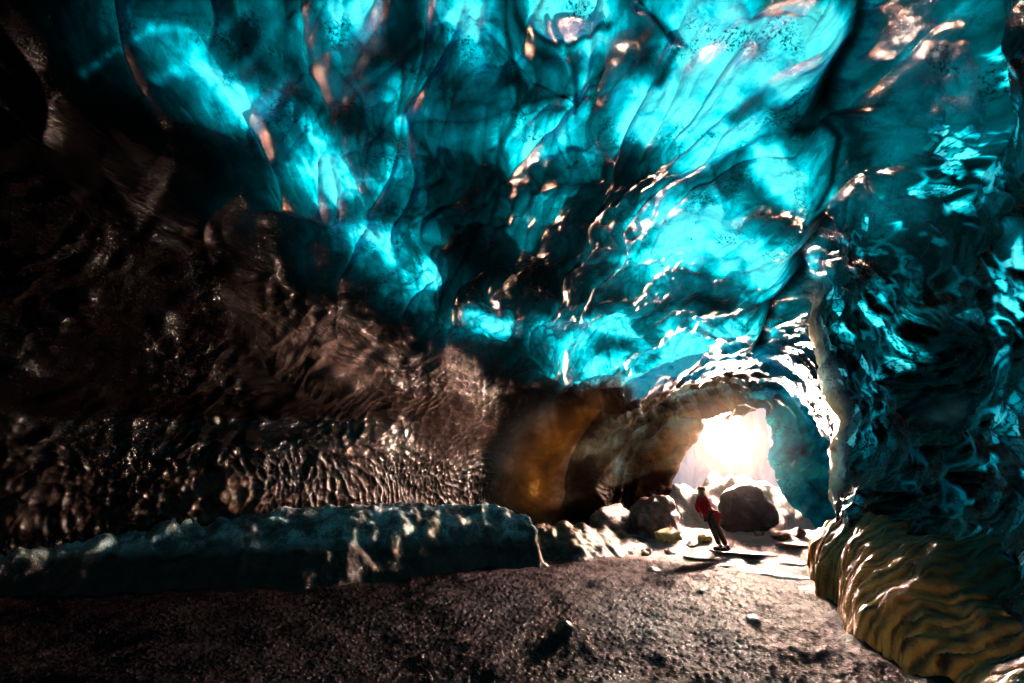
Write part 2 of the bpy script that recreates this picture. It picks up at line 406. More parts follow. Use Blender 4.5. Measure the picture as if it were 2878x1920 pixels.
# ---- thinness of the ice (how much daylight comes through) plus lip flare glow, ash plus painted lit patches, warmth
thin = np.zeros(A.shape); warm = np.zeros(A.shape); ash_lit = np.zeros(A.shape)
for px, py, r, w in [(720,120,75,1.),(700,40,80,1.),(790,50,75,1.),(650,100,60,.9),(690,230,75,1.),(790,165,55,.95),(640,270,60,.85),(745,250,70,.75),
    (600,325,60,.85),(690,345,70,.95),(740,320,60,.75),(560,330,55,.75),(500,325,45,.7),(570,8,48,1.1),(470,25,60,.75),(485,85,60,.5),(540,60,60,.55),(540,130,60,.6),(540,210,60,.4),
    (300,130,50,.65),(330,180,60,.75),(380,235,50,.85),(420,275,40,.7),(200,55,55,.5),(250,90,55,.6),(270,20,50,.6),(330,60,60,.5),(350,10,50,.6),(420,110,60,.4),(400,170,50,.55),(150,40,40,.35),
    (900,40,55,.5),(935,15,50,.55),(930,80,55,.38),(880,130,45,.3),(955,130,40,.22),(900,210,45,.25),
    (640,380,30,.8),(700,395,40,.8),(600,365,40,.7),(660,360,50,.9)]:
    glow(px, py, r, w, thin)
# broken cyan patches of the right wall
rdg = 1 - np.abs(fbm(X * 1.5 + wx, Yw * 1.3, Z * 1.6, 3, 55)) * 1.6
net = smooth(.74, .98, rdg) * smooth(-.25, .25, fbm(X * .8, Yw * .8, Z * .8, 2, 56)) + .75 * smooth(.12, .3, fbm(X * 2.4, Yw * 2.4, Z * 4.4, 4, 57)) * smooth(-.05, .35, perlin(X * .6, Yw * .7, Z * .6, 58))
thin = np.maximum(thin, rwall * smooth(1.2, 1.9, Z) * (1 - near_mouth) * np.clip(.10 * net, 0, .12) * smooth(10.2, 9.2, Yg))
f1, f2, cid = worley((Yu + .25 * perlin(X * 2, Yw * 2, Z * 2, 66)) / .22, Au / .36, 67)
lace = (1 - smooth(.06, .34, f2 - f1)) * smooth(-.2, .15, fbm(X * 2.2, Yw * 2.2, Z * 2.2, 3, 68))
for px, py, r, w in [(1000,330,50,.6),(1010,430,55,.6),(960,505,50,.5),(1010,545,35,.5),(895,475,26,.3),(925,215,30,.5),(985,90,26,.6),(870,395,24,.5),(975,180,22,.5),(890,300,30,.3),(1005,260,24,.5),(850,330,22,.3)]:
    g_ = np.zeros(A.shape); glow(px, py, r, w, g_); thin = np.maximum(thin, rwall * g_ * lace * 2.3)
c3 = cells(R(75), .19, 1.8, 140, .12); c4 = cells(R(70), .085, 1.7, 144, .08)
fac3 = smooth(.35, .95, c3[2]) * smooth(0, .16, c3[1] - c3[0]) * (.45 + .8 * c4[2]) * smooth(0, .14, c4[1] - c4[0])
lace = .35 * lace + 1.1 * fac3
D += rwall * (1 - near_mouth) * .05 * (np.minimum(c3[0], .9) ** 2 - .3)
P = B + Nrm * D[..., None]
thin = np.maximum(thin, rwall * (1 - near_mouth) * .7 * lace * smooth(10.2, 9.2, Yg) * smooth(-.4, .3, fbm(X * .7, Yw * .7, Z * .7, 2, 69)))
g_ = np.zeros(A.shape); glow(930, 366, 40, 1., g_, 2.); thin *= 1 - .93 * g_
g_ = np.zeros(A.shape); glow(930, 409, 15, .2, g_, 1.); thin = np.maximum(thin, g_ * rwall); warm = np.maximum(warm, g_ * .8)
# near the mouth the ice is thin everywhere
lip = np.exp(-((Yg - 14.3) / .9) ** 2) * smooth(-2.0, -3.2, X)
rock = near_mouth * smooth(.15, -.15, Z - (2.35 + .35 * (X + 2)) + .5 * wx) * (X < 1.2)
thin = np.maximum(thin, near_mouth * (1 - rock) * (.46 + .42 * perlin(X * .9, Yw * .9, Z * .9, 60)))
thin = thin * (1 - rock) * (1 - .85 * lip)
thin = np.maximum(thin, lip * .11 * (1 + .9 * perlin(X * 1.6, Yw * 1.6, Z * 1.1, 200)) * smooth(.9, 1.8, Z)); warm = np.maximum(warm, lip)  # orange flare glow on the dark lip, put in through thinness and warmth
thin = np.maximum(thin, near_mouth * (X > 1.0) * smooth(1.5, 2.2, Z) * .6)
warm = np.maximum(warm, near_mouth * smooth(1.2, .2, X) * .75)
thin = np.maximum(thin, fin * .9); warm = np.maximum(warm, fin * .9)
EDGES = [[(385, 210), (520, 120), (640, 20)], [(240, 180), (400, 100), (520, 0)], [(720, 270), (820, 190), (930, 120), (1040, 90)], [(590, 210), (620, 150), (660, 130)], [(560, 220), (650, 330), (800, 470)], [(630, 350), (720, 390), (800, 480)], [(1165, 0), (1150, 300), (1130, 420)], [(1290, 90), (1290, 250)]]
for e in EDGES:
    d, s_ = line_sd(pts(q(e))); thin += .22 * np.exp(-(d / .05) ** 2)
for px, py, r, w in [(455,110,34,.75),(500,92,24,.8),(632,75,26,.8),(640,35,18,.6),(520,165,26,.6),(590,215,42,.6),(450,190,38,.65),(480,278,40,.5),(555,278,34,.5),(622,285,30,.5),
    (745,105,20,.8),(765,88,16,.6),(335,105,28,.65),(225,28,24,.6),(300,48,22,.5),(835,255,28,.8),(340,200,26,.45),(540,40,14,.6),(700,185,20,.4),(770,205,26,.35),(720,290,30,.35),(660,310,22,.5),(585,300,26,.5),(620,345,18,.5),(520,345,30,.5)]:
    g_ = np.zeros(A.shape); glow(px, py, r, w, g_); thin *= 1 - g_
facet = (.30 + .95 * c1[2]) * (1 - .5 * np.exp(-(c1[1] - c1[0]) / .05)) * (.72 + .5 * c2[2]) * (1 - .4 * np.exp(-(c2[1] - c2[0]) / .08)) + .55 * lr
facet = facet * (.74 + .52 * c5[2]) * (.86 + .28 * c6[2])
facet = np.maximum(facet, .30)
facet = facet + hot * (1.85 * (.80 + .28 * c5[2]) - facet) * .8
CRACKS = [([(1938, -60), (1930, 60), (1900, 250)], .10, .95), ([(1850, 272), (1905, 278), (1938, 330), (1925, 400), (1885, 440)], .06, .9), ([(1875, 470), (1810, 640), (1750, 800)], .12, .95),
    ([(1170, -60), (1160, 100), (1155, 290), (1130, 420), (1090, 560), (1000, 740)], .05, .7), ([(1700, 480), (1790, 450), (1880, 490)], .05, .6), ([(1200, 40), (1300, 75), (1400, 45)], .06, .8), ([(1290, 80), (1290, 260)], .03, .5),
    ([(1500, 30), (1550, 105), (1470, 200)], .06, .7), ([(1860, 0), (1700, 20)], .04, .6), ([(570, 215), (650, 330), (800, 480)], .06, .35), ([(2262, 0), (2240, 250), (2195, 500)], .10, .7)]
for e, w_, k_ in CRACKS:
    d, s_ = line_sd(pts(q(e))); facet = facet * (1 - k_ * np.exp(-(d / w_) ** 2))
thin *= np.where(roof > .05, roof * np.minimum(facet, 1.5) + 1 - roof, 1) * 1.12
thin *= (.72 + .85 * smooth(-.5, .6, fbm(X * .9, Yw * .9, Z * .9, 4, 61)))
ash_lit = np.maximum(ash_lit, lowband * (.14 + .4 * smooth(2.05, 1.6, Z)) * smooth(.8, 1.2, Z))
ash_lit = np.maximum(ash_lit, wall * smooth(8, 12, Yg) * smooth(5, 3, Z) * .2)
for px, py, r, w in [(130,330,40,.12),(250,305,26,.3),(300,335,30,.7),(350,365,36,.9),(200,375,36,.3),(420,430,45,.7),(470,395,40,.8),(510,440,40,.7),(450,480,40,.6),(360,480,40,.4),(570,140,40,.3),(600,265,40,.5),(640,285,30,.6)]:
    glow(px, py, r, w, ash_lit)  # warm lit patches painted into the ice colour
ash_lit *= (.3 + .7 * patch) * .8 * (.3 + .7 * smooth(4, 9, Yg))
ash_lit = np.maximum(ash_lit, rock * .5)
LOOK = np.stack([np.clip(thin, 0, 1), np.clip(ash_lit, 0, 1), np.clip(warm, 0, 1)], -1)
ang = R(-60) * wall + R(42) * (1 - wall)
FLOW = np.stack([(Yu * np.cos(ang) + Au * np.sin(ang)) * .55, -Yu * np.sin(ang) + Au * np.cos(ang), Z * .3], -1)
at_ = {'look': LOOK, 'flow': FLOW, 'dull': np.maximum(np.maximum(near_mouth * .98, np.maximum(rwall * .6 * smooth(11, 9, Yg), wall * np.maximum(.5 * lowband, (.40 * smooth(9.5, 7, Yg) + .25 * smooth(6, 3.5, Yg))))), roof * (.64 + .14 * smooth(8, 12, Yg) + .14 * smooth(.5, 2.5, X)))}

# unseen ice collar added around the mouth to keep panel light off the shell
nf = 14
cm = np.array([.5, 0, 2.0])
last = P[-1]; front = []
for k in range(1, nf + 1):
    f = k / nf
    e = last - cm; e[:, 1] = 0; e /= np.linalg.norm(e, axis=1)[:, None]
    r = last + e * (3.0 * f); r[:, 1] = 17.5 + .12 * np.sin(min(f * 3, 1.57)) - .2 * f + .1 * perlin(r[:, 0], r[:, 2], r[:, 0] * 0, 62)
    front.append(r)
FR = np.stack([last] + front, 0)
tc = .5 * (Tg[:-1, :-1] + Tg[1:, 1:]); yc = .5 * (Yg[:-1, :-1] + Yg[1:, 1:])
arch = yc > 14.2
tag(grid_mesh('ice_wall', P, ICE, at_, (tc >= 8.) & ~arch), 'dark scalloped ice wall curving up behind the snow covered ledge', 'ice wall', kind='structure')
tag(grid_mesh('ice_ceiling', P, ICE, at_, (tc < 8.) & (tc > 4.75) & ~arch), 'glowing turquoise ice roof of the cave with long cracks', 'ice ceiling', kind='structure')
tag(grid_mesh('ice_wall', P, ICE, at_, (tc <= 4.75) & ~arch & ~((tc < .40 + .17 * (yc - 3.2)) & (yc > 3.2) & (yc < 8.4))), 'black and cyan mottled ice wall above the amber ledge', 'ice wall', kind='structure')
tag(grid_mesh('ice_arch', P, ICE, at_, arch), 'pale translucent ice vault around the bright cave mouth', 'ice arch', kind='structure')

zero = np.zeros(FR.shape[:2])
tag(grid_mesh('light_collar', FR, ICE, {'look': np.stack([zero, zero + .3, zero], -1), 'flow': FR, 'dull': zero}), 'unseen ice collar added around the cave mouth to block light', 'ice wall', kind='structure')

# ------------------------------------------------------------------ floor (one sheet, fine near the camera, out to the horizon)
def floor_h(x, y):
    h = .10 * fbm(x * .35, y * .35, x * 0, 3, 80) + .55 * smooth(13.0, 16.4, y)
    g = smooth(60, 20, np.hypot(x, y))
    f1, f2, cid = worley(x * 13, y * 10, 81)
    h = h + g * (.06 * fbm(x * 1.9, y * 1.1, x * 0, 5, 82) + .05 * np.maximum(0, .42 - f1) * (cid > .3) * (.3 + cid))
    return h
NA = 900
rad = [.6]
while rad[-1] < 24: rad.append(rad[-1] * 1.0042 + .002)
while rad[-1] < 4000: rad.append(rad[-1] * 1.25)
rad = np.array(rad)
an = np.concatenate([np.linspace(R(-24) , R(76), NA), np.linspace(R(76), R(336), 60)[1:]])   # measured from +Y to the left
x = -np.sin(an)[None] * rad[:, None]; y = np.cos(an)[None] * rad[:, None]
FP = np.stack([x, y, floor_h(x, y)], -1)
FP[rad > 30, :, 2] -= .2
tag(grid_mesh('ground', FP, GROUND), 'dark damp gravel floor of the cave', 'ground', kind='structure')

# ------------------------------------------------------------------ materials of the ledges, stones and the person
def ledge_material(name, dark, mid, light, tlight=None, scale=2.2, frost=(.40, .60), foot=None, ribs=False):
    m, nt = new_mat(name); N = NT(nt)
    geo = N.n('ShaderNodeNewGeometry').outputs['Position']
    n1 = N.noise(geo, scale, 7, .68, .5); n2 = N.noise(geo, 34, 4, .65); n3 = N.noise(geo, 110, 3, .6)
    mx = N.math('ADD', N.math('MULTIPLY', n1, .7), N.math('MULTIPLY', n2, .3))
    base = N.ramp(mx, [(frost[0] - .06, dark), ((frost[0] + frost[1]) / 2, mid), (frost[1] + .04, light)])
    h = N.math('ADD', n2, N.math('MULTIPLY', n3, .4))
    if ribs:
        wv = N.n('ShaderNodeTexWave', {'Vector': N.n('ShaderNodeMapping', {0: geo, 3: (.35, 1., .45)}).outputs[0], 'Scale': 2.3, 'Distortion': 7., 'Detail': 5., 'Detail Scale': 1.0}, bands_direction='Y').outputs['Fac']
        base = N.n('ShaderNodeMix', {0: .5, 6: base, 7: N.ramp(wv, [(.1, (.3, .22, .15)), (.6, (1, 1, 1))])}, data_type='RGBA', blend_type='MULTIPLY').outputs[2]
        h = N.math('ADD', h, N.math('MULTIPLY', wv, 1.3))
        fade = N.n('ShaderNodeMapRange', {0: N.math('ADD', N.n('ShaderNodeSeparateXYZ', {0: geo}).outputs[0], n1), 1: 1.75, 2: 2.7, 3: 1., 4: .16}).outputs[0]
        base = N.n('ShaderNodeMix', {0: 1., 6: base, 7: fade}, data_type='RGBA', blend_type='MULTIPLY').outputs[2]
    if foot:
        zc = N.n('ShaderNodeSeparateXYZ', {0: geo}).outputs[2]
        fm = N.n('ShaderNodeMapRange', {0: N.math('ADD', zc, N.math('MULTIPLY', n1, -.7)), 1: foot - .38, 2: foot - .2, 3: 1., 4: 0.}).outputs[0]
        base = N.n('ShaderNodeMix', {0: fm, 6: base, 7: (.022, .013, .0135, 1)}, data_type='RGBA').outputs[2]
    b = N.n('ShaderNodeBump', {'Strength': .8, 'Distance': .035, 'Height': h})
    pr = N.n('ShaderNodeBsdfPrincipled', {'Base Color': base, 'Roughness': N.math('ADD', .22, N.math('MULTIPLY', n2, .4)), 'IOR': 1.4, 'Normal': b.outputs[0]})
    out = pr.outputs[0]
    if tlight:
        tr = N.n('ShaderNodeBsdfTranslucent', {'Color': N.ramp(N.math('MULTIPLY', N.math('MULTIPLY', n1, N.math('ADD', .55, N.math('MULTIPLY', fade, .45))), N.math('ADD', .75, N.math('MULTIPLY', wv, .45))) if ribs else n1, [(.28, (0, 0, 0)), (.56, tlight)]), 'Normal': b.outputs[0]})
        out = N.n('ShaderNodeAddShader', {0: out, 1: tr.outputs[0]}).outputs[0]
    N.n('ShaderNodeOutputMaterial', {0: out})
    return m
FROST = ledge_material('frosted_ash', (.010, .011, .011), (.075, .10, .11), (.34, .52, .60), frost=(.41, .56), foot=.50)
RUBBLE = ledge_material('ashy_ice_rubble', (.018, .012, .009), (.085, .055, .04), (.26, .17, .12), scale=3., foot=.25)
AMBER = ledge_material('amber_ice', (.09, .032, .010), (.34, .13, .032), (.62, .30, .10), (1., .40, .075), scale=2.6, ribs=True)
STONE = ledge_material('dark_stone', (.012, .011, .011), (.035, .030, .029), (.08, .07, .066), scale=6.)
SLAB = ledge_material('grey_slab', (.10, .07, .067), (.3, .215, .205), (.52, .40, .38), scale=4.)
GLASSY = ledge_material('dark_clear_ice', (.03, .024, .03), (.09, .072, .085), (.24, .20, .23), scale=1.6)
ROCK = ledge_material('pinkish_rock', (.05, .03, .027), (.18, .115, .10), (.42, .29, .26), scale=3.5)
YELLOW = ledge_material('yellow_ice', (.14, .10, .045), (.36, .28, .14), (.62, .54, .36), (.6, .5, .28), scale=3.)

def plan_sd(P, x, y):
    P = np.array(P); d = np.full(x.shape, 1e9); ins = np.zeros(x.shape, bool)
    for k in range(len(P)):
        a, b = P[k], P[(k + 1) % len(P)]; e = b - a; L = e @ e + 1e-9
        t = np.clip(((x - a[0]) * e[0] + (y - a[1]) * e[1]) / L, 0, 1)
        d = np.minimum(d, np.hypot(x - a[0] - t * e[0], y - a[1] - t * e[1]))
        c = ((a[1] > y) != (b[1] > y)) & (x < e[0] * (y - a[1]) / (e[1] + 1e-12) + a[0]); ins ^= c
    return np.where(ins, d, -d)

def mound(name, plan, step_, height, mat, label, cat, tail, rough_=1., flute=None, xmax=99, wob=.16):
    """an icy or ashy bank standing on the floor; plan is its foot line, height(d, x, y) its profile"""
    plan = np.array([p[:2] for p in plan])
    x0, y0 = plan.min(0) - .3; x1, y1 = plan.max(0) + .3
    gx, gy = np.meshgrid(np.arange(x0, x1, step_), np.arange(y0, y1, step_), indexing='ij')
    wv = wob * fbm(gx * 1.1, gy * 1.1, gx * 0, 4, 91)
    d = plan_sd(plan, gx + wv, gy + wv)
    h = height(d, gx, gy)
    P_ = np.stack([gx, gy, floor_h(gx, gy) * 0 + h], -1)
    # push the surface about along its own slope so that it is not a plain height field
    du = np.gradient(P_, axis=0); dv = np.gradient(P_, axis=1); n = np.cross(du, dv); n /= np.linalg.norm(n, axis=2)[..., None]
    zz = P_[..., 2]
    f1, f2, cid = worley(gx * 3.2 + zz * 2, gy * 3.2 - zz * 2, 93)
    dsp = .05 * fbm(gx * 3, gy * 3, zz * 3, 4, 94) + .05 * (np.minimum(f1, .8) ** 2 - .2)
    if flute: dsp = dsp + flute(gx, gy, zz)
    P_ += n * (dsp * rough_ * smooth(0, .2, d))[..., None]
    dc = d[:-1, :-1]
    o = grid_mesh(name, P_, mat, None, (dc > -.12) & (gx[:-1, :-1] < xmax))
    return tag(o, label, cat)

sm = lambda d, w: 1 - np.exp(-(np.maximum(d, 0) / w) ** 1.3)
# snow-covered ledge along the left wall, with its rounded nose
foot = [on_floor(*p)[:2] for p in [(548, 556), (545, 569), (500, 569), (462, 572), (380, 580), (305, 588), (130, 597), (0, 606)]]
foot += [np.array([-8.2, .2]), np.array([-12.5, -2.5]), np.array([-12.5, 3]), np.array([-10.4, 7]), np.array([-8.6, 10.2]), np.array([-6.0, 11.3]), np.array([-4.2, 10.9])]
def h_ledge(d, x, y):
    nose = smooth(6.2, 9.2, y)
    w = .85 - .40 * nose
    top = 1.40 + .02 * smooth(4, 9, y) + .5 * np.exp(-((x + 4.2) / 1.0) ** 2 - ((y - 9.6) / 1.1) ** 2)
    h = top * sm(d, w)
    h -= .10 * np.exp(-((h / top - .42) / .07) ** 2) * nose        # melt line around the nose
    return h - .12 + .12 * fbm(x * .8, y * .8, x * 0, 3, 96) * smooth(0, .6, d)
mound('ice_ledge', foot, .026, h_ledge, FROST, 'long frosted ashen grey ice ledge with a rounded end below the dark wall', 'ice ledge', None, 1.7, wob=.30)
# rubble bank between the ledge and the person
foot = [on_floor(*p)[:2] for p in [(540, 561), (585, 563), (612, 561), (640, 556), (668, 553)]]
foot += [np.array([-1.3, 14.2]), np.array([-1.9, 15.6]), np.array([-3.4, 16]), np.array([-4.6, 14.5]), np.array([-6.2, 11.8]), np.array([-4.9, 10.8])]
def h_bank(d, x, y):
    top = .22 + .85 * smooth(-1.2, -4.8, x)
    st_ = .5 + .5 * np.sin((x * .8 + y * .62) * 9 + 2.5 * perlin(x * .8, y * .8, x * 0, 97))
    return top * sm(d, .55) * (.86 + .14 * st_) - .1
mound('rubble_bank', foot, .026, h_bank, RUBBLE, 'brown streaked bank of ashy ice rubble running from the ledge to the person', 'rubble bank', None, 1.6)
# amber ledge under the right wall
foot = [on_floor(*p)[:2] for p in [(1010, 745), (940, 683), (900, 660), (862, 641), (846, 628), (836, 612), (818, 600), (812, 585), (808, 566), (806, 548)]]
foot += [np.array([2.4, 12.2]), np.array([3.6, 11.2]), np.array([5.2, 10]), np.array([5.2, 2.4]), np.array([2.2, 2.4])]
def flute(x, y, z):
    w1 = 1.1 * perlin(x * 1.1, y * 1.1, z * 1.1, 98)
    o = 0
    for fr, am in ((4.2, .13), (9.5, .05)):
        u = (y - .25 * z) * fr + w1 * fr * .22 + .35 * perlin(x * 2.5, y * 1.0, z * 2.5, 99)
        f = u - np.floor(u); o = o + am * (f ** 2 - .3) * (.7 + .8 * perlin(x * 1.3, y * 2., z * 1.3, int(fr)))
    return o + .08 * perlin(x * 1.1, y * 1.1, z * 1.1, 90)
def h_amber(d, x, y):
    top = np.interp(y, [2, 4, 6.5, 9.2], [.22, .38, 1.12, 2.2]) - .5 * smooth(10.2, 12.2, y)
    rib = np.abs(np.sin((y * 1.0 + x * .5) * 17 + 3.2 * perlin(x * 1.2, y * 1.2, x * 0, 98)))
    return top * (.32 * sm(d, .12) + .75 * sm(d, 1.3)) + (.0 * rib + .14 * fbm(x * 1.5, y * 1.5, x * 0, 3, 99)) * smooth(.1, .4, d) - .1
mound('amber_ledge', foot, .013, h_amber, AMBER, 'amber golden ice ledge with ribbed top, along the foot of the mottled wall', 'ice ledge', None, .35, flute, 3.1)

m, nt = new_mat('backlit_snow'); N = NT(nt)
geo = N.n('ShaderNodeNewGeometry').outputs['Position']
n1 = N.noise(geo, 4., 6, .65); b = N.n('ShaderNodeBump', {'Strength': .7, 'Distance': .05, 'Height': N.noise(geo, 14., 5, .65)})
tr = N.n('ShaderNodeBsdfTranslucent', {'Color': N.ramp(n1, [(.35, (.001, .0007, .0007)), (.65, (.006, .0045, .0043))]), 'Normal': b.outputs[0]})
pr = N.n('ShaderNodeBsdfPrincipled', {'Base Color': N.ramp(n1, [(.3, (.30, .24, .23)), (.7, (.75, .68, .66))]), 'Roughness': .7, 'Normal': b.outputs[0]})
ad = N.n('ShaderNodeAddShader', {0: pr.outputs[0], 1: tr.outputs[0]}); N.n('ShaderNodeOutputMaterial', {0: ad.outputs[0]})
def h_snow(d, x, y):
    return (1.75 + .35 * fbm(x * 1.2, y * 1.2, x * 0, 3, 151) - .25 * np.abs(x + .2)) * smooth(16.55, 17.5, y + .25 * perlin(x * 2, y * 2, x * 0, 152)) + .45
mound('snow_bank', [(-2.9, 16.5), (2.5, 16.5), (2.5, 17.75), (-2.9, 17.75)], .03, h_snow, m, 'glowing white snow bank closing the lower half of the cave mouth', 'snow bank', None, .8)

# ------------------------------------------------------------------ boulders, slabs and stones
def stone(name, loc, size, mat, label, cat, group=None, rz=0., sub=4, rough_=.22, seed=0, cut=.0, chips=9):
    bm = bmesh.new(); bmesh.ops.create_icosphere(bm, subdivisions=sub, radius=1)
    V = np.array([v.co for v in bm.verts])
    n = fbm(V[:, 0] * 1.1 + seed * 3.7, V[:, 1] * 1.1, V[:, 2] * 1.1, 4, 100 + seed % 20)
    V = V * (1 + rough_ * n)[:, None]
    V[:, 2] = np.where(V[:, 2] > 1 - cut, 1 - cut + (V[:, 2] - 1 + cut) * .15, V[:, 2])
    rg = np.random.default_rng(seed + 500)
    for k in range(chips):
        nn = rg.normal(size=3); nn[2] *= .7; nn /= np.linalg.norm(nn)
        V = V - np.maximum(0, V @ nn - rg.uniform(.55, .85))[:, None] * nn * .92
    V = V * (1 + .05 * fbm(V[:, 0] * 4, V[:, 1] * 4, V[:, 2] * 4, 3, 140))[:, None]
    V *= np.array(size) / 2
    for v, c in zip(bm.verts, V): v.co = c
    o = obj_bm(name, bm, mat); o.location = loc; o.rotation_euler = (0, 0, rz)
    return tag(o, label, cat, group)
def fl(px, py, dz=0.):
    z = 0.
    for k in range(12):
        p = on_floor(px, py, z); z = .5 * z + .5 * float(floor_h(np.array([p[0]]), np.array([p[1]]))[0])
    return Vector((p[0], p[1], z + dz))
def deep(px, py, y):
    """the point at tunnel distance y seen at a picture position"""
    d = ray(px, py); return Vector(np.array(CAM) + d * (y / d[1]))
def sit(px, py, y, dz):
    c = deep(px, py, y); c.z = float(floor_h(np.array([c.x]), np.array([c.y]))[0]) + dz; return c
stone('ice_boulder', sit(746, 506, 16.3, .45), (1.4, 1.1, 1.7), GLASSY, 'big dark clear ice boulder below the sun, beside the person', 'boulder', sub=5, rough_=.25, seed=2, chips=2)
stone('ice_block', sit(664, 519, 14.7, .12), (.7, .7, .55), YELLOW, 'greenish yellow ice block at the foot of the brown rock, left of the person', 'ice block', 'yellow ice blocks near the mouth', seed=3, rough_=.45)
stone('ice_block', sit(704, 528, 14.9, .1), (.42, .45, .36), YELLOW, 'small golden ice block right behind the legs of the person', 'ice block', 'yellow ice blocks near the mouth', seed=4, rough_=.45)
stone('rock_boulder', sit(648, 505, 15.6, .3), (1.7, 1.5, 1.8), ROCK, 'tall pinkish brown boulder between the person and the dark wall', 'boulder', 'brown boulders in the vault', seed=5, sub=5, rough_=.4)
stone('rock_boulder', sit(612, 500, 14.9, .25), (1.3, 1.2, 1.4), ROCK, 'smaller brown boulder at the end of the rubble bank', 'boulder', 'brown boulders in the vault', seed=6, sub=5, rough_=.4)
for k, (px, py, y, a) in enumerate([(588, 528, 13.0, .7), (630, 530, 14.3, .6), (676, 530, 15.0, .5), (690, 535, 14.6, .42), (645, 538, 13.6, .5), (612, 540, 13.0, .5), (668, 543, 13.8, .36), (705, 541, 14.9, .3), (780, 536, 15.2, .5), (797, 532, 15.6, .6), (760, 538, 15.4, .34)]):
    stone('rubble_rock', sit(px, py, y, .02), (a, a * .8, a * .62), ROCK, 'small angular brown rock lying in the bright rubble before the cave mouth', 'rock', 'small rocks in the rubble before the mouth', rz=k * 1.3, seed=60 + k, sub=4, rough_=.5, chips=12)
slabs = [(742, 553, 1.5, .5, .16), (775, 561, 1.7, .5, .16), (760, 573, 1.5, .55, .15), (795, 578, 1.1, .45, .15), (735, 566, .9, .4, .12), (700, 556, .9, .4, .14), (792, 545, 1.0, .5, .22), (806, 590, .7, .4, .16)]
sl_lab = ['flat grey slab right beside the boots of the person', 'long flat slab lying across the bright floor before the amber ledge', 'broad low slab in front of the person, second from the boots',
          'flat slab touching the foot of the amber ledge', 'small worn slab in front of the boots of the person', 'small tilted slab left of the boots, at the end of the rubble bank',
          'thick bright slab at the corner between mouth and amber ledge', 'short thick slab under the bulging corner of the amber ledge']
for k, (px, py, a, b, hh) in enumerate(slabs):
    stone('rock_slab', fl(px, py, -.01), (a, b * 1.5, hh * 1.0), SLAB, sl_lab[k], 'rock slab', 'flat slabs on the floor by the mouth', rz=R(random.uniform(-30, -5)), seed=10 + k, rough_=.35, cut=.45)
stones = [(566, 632, .40, .22, 'dark round stone on the gravel nearest the camera, below the nose of the ledge'), (754, 623, .34, .2, 'dark pointed stone on the bright gravel before the amber ledge'),
          (653, 572, .5, .2, 'low dark stone on the gravel in front of the rubble bank'), (700, 593, .3, .14, 'flat dark stone on the pale gravel below the person')]
for k, (px, py, a, hh, lb) in enumerate(stones):
    stone('stone', fl(px, py, -hh * .05), (a * .85, a * .6, hh * 1.2), STONE, lb, 'stone', 'dark stones on the gravel', rz=random.uniform(0, 3), seed=30 + k, rough_=.35, sub=3)

# ------------------------------------------------------------------ the person
def plain(name, c, rough=.7, sheen=0.):
    m, nt = new_mat(name); N = NT(nt)
    ob = N.n('ShaderNodeTexCoord').outputs['Object']
    n = N.noise(ob, 14, 5, .6)
    colr = N.ramp(n, [(.3, tuple(v * .7 for v in c)), (.7, tuple(min(1, v * 1.2) for v in c))])
    b = N.n('ShaderNodeBump', {'Strength': .4, 'Distance': .01, 'Height': N.noise(ob, 22, 3, .6)})
    pr = N.n('ShaderNodeBsdfPrincipled', {'Base Color': colr, 'Roughness': rough, 'Normal': b.outputs[0]})
    N.n('ShaderNodeOutputMaterial', {0: pr.outputs[0]}); return m
SKIN = plain('skin', (.55, .33, .24), .5); RED = plain('red_cloth', (.95, .03, .03), .7); TROUS = plain('dark_trousers', (.06, .045, .03), .8)
ORANGE = plain('orange_knit', (.6, .17, .03), .85); BOOT = plain('boot_leather', (.02, .018, .016), .6); METAL = plain('pole_metal', (.3, .3, .32), .35); BLACK = plain('black_grip', (.02, .02, .02), .6)

def skin_obj(name, chains, mat, parent, root=0, sub=2, grow=1.15):
    """chains: lists of (key, (x,y,z), radius); equal keys are one joint"""
    keys, V, Rr, E = {}, [], [], []
    for ch in chains:
        last = None
        for key, co_, r in ch:
            if key not in keys: keys[key] = len(V); V.append(co_); Rr.append(r)
            if last is not None: E.append((last, keys[key]))
            last = keys[key]
    me = bpy.data.meshes.new(name); me.from_pydata(V, E, []); me.update()
    o = bpy.data.objects.new(name, me); col.objects.link(o); o.parent = parent; me.materials.append(mat)
    md = o.modifiers.new('skin', 'SKIN'); md.use_smooth_shade = True
    if not me.skin_vertices: me.attributes  # layer is created with the modifier
    lay = me.skin_vertices[0].data if len(me.skin_vertices) else None
    if lay:
        for k, r in enumerate(Rr): lay[k].radius = (r * grow, r * grow); lay[k].use_root = (k == root)
    ss = o.modifiers.new('sub', 'SUBSURF'); ss.levels = sub; ss.render_levels = sub
    return o
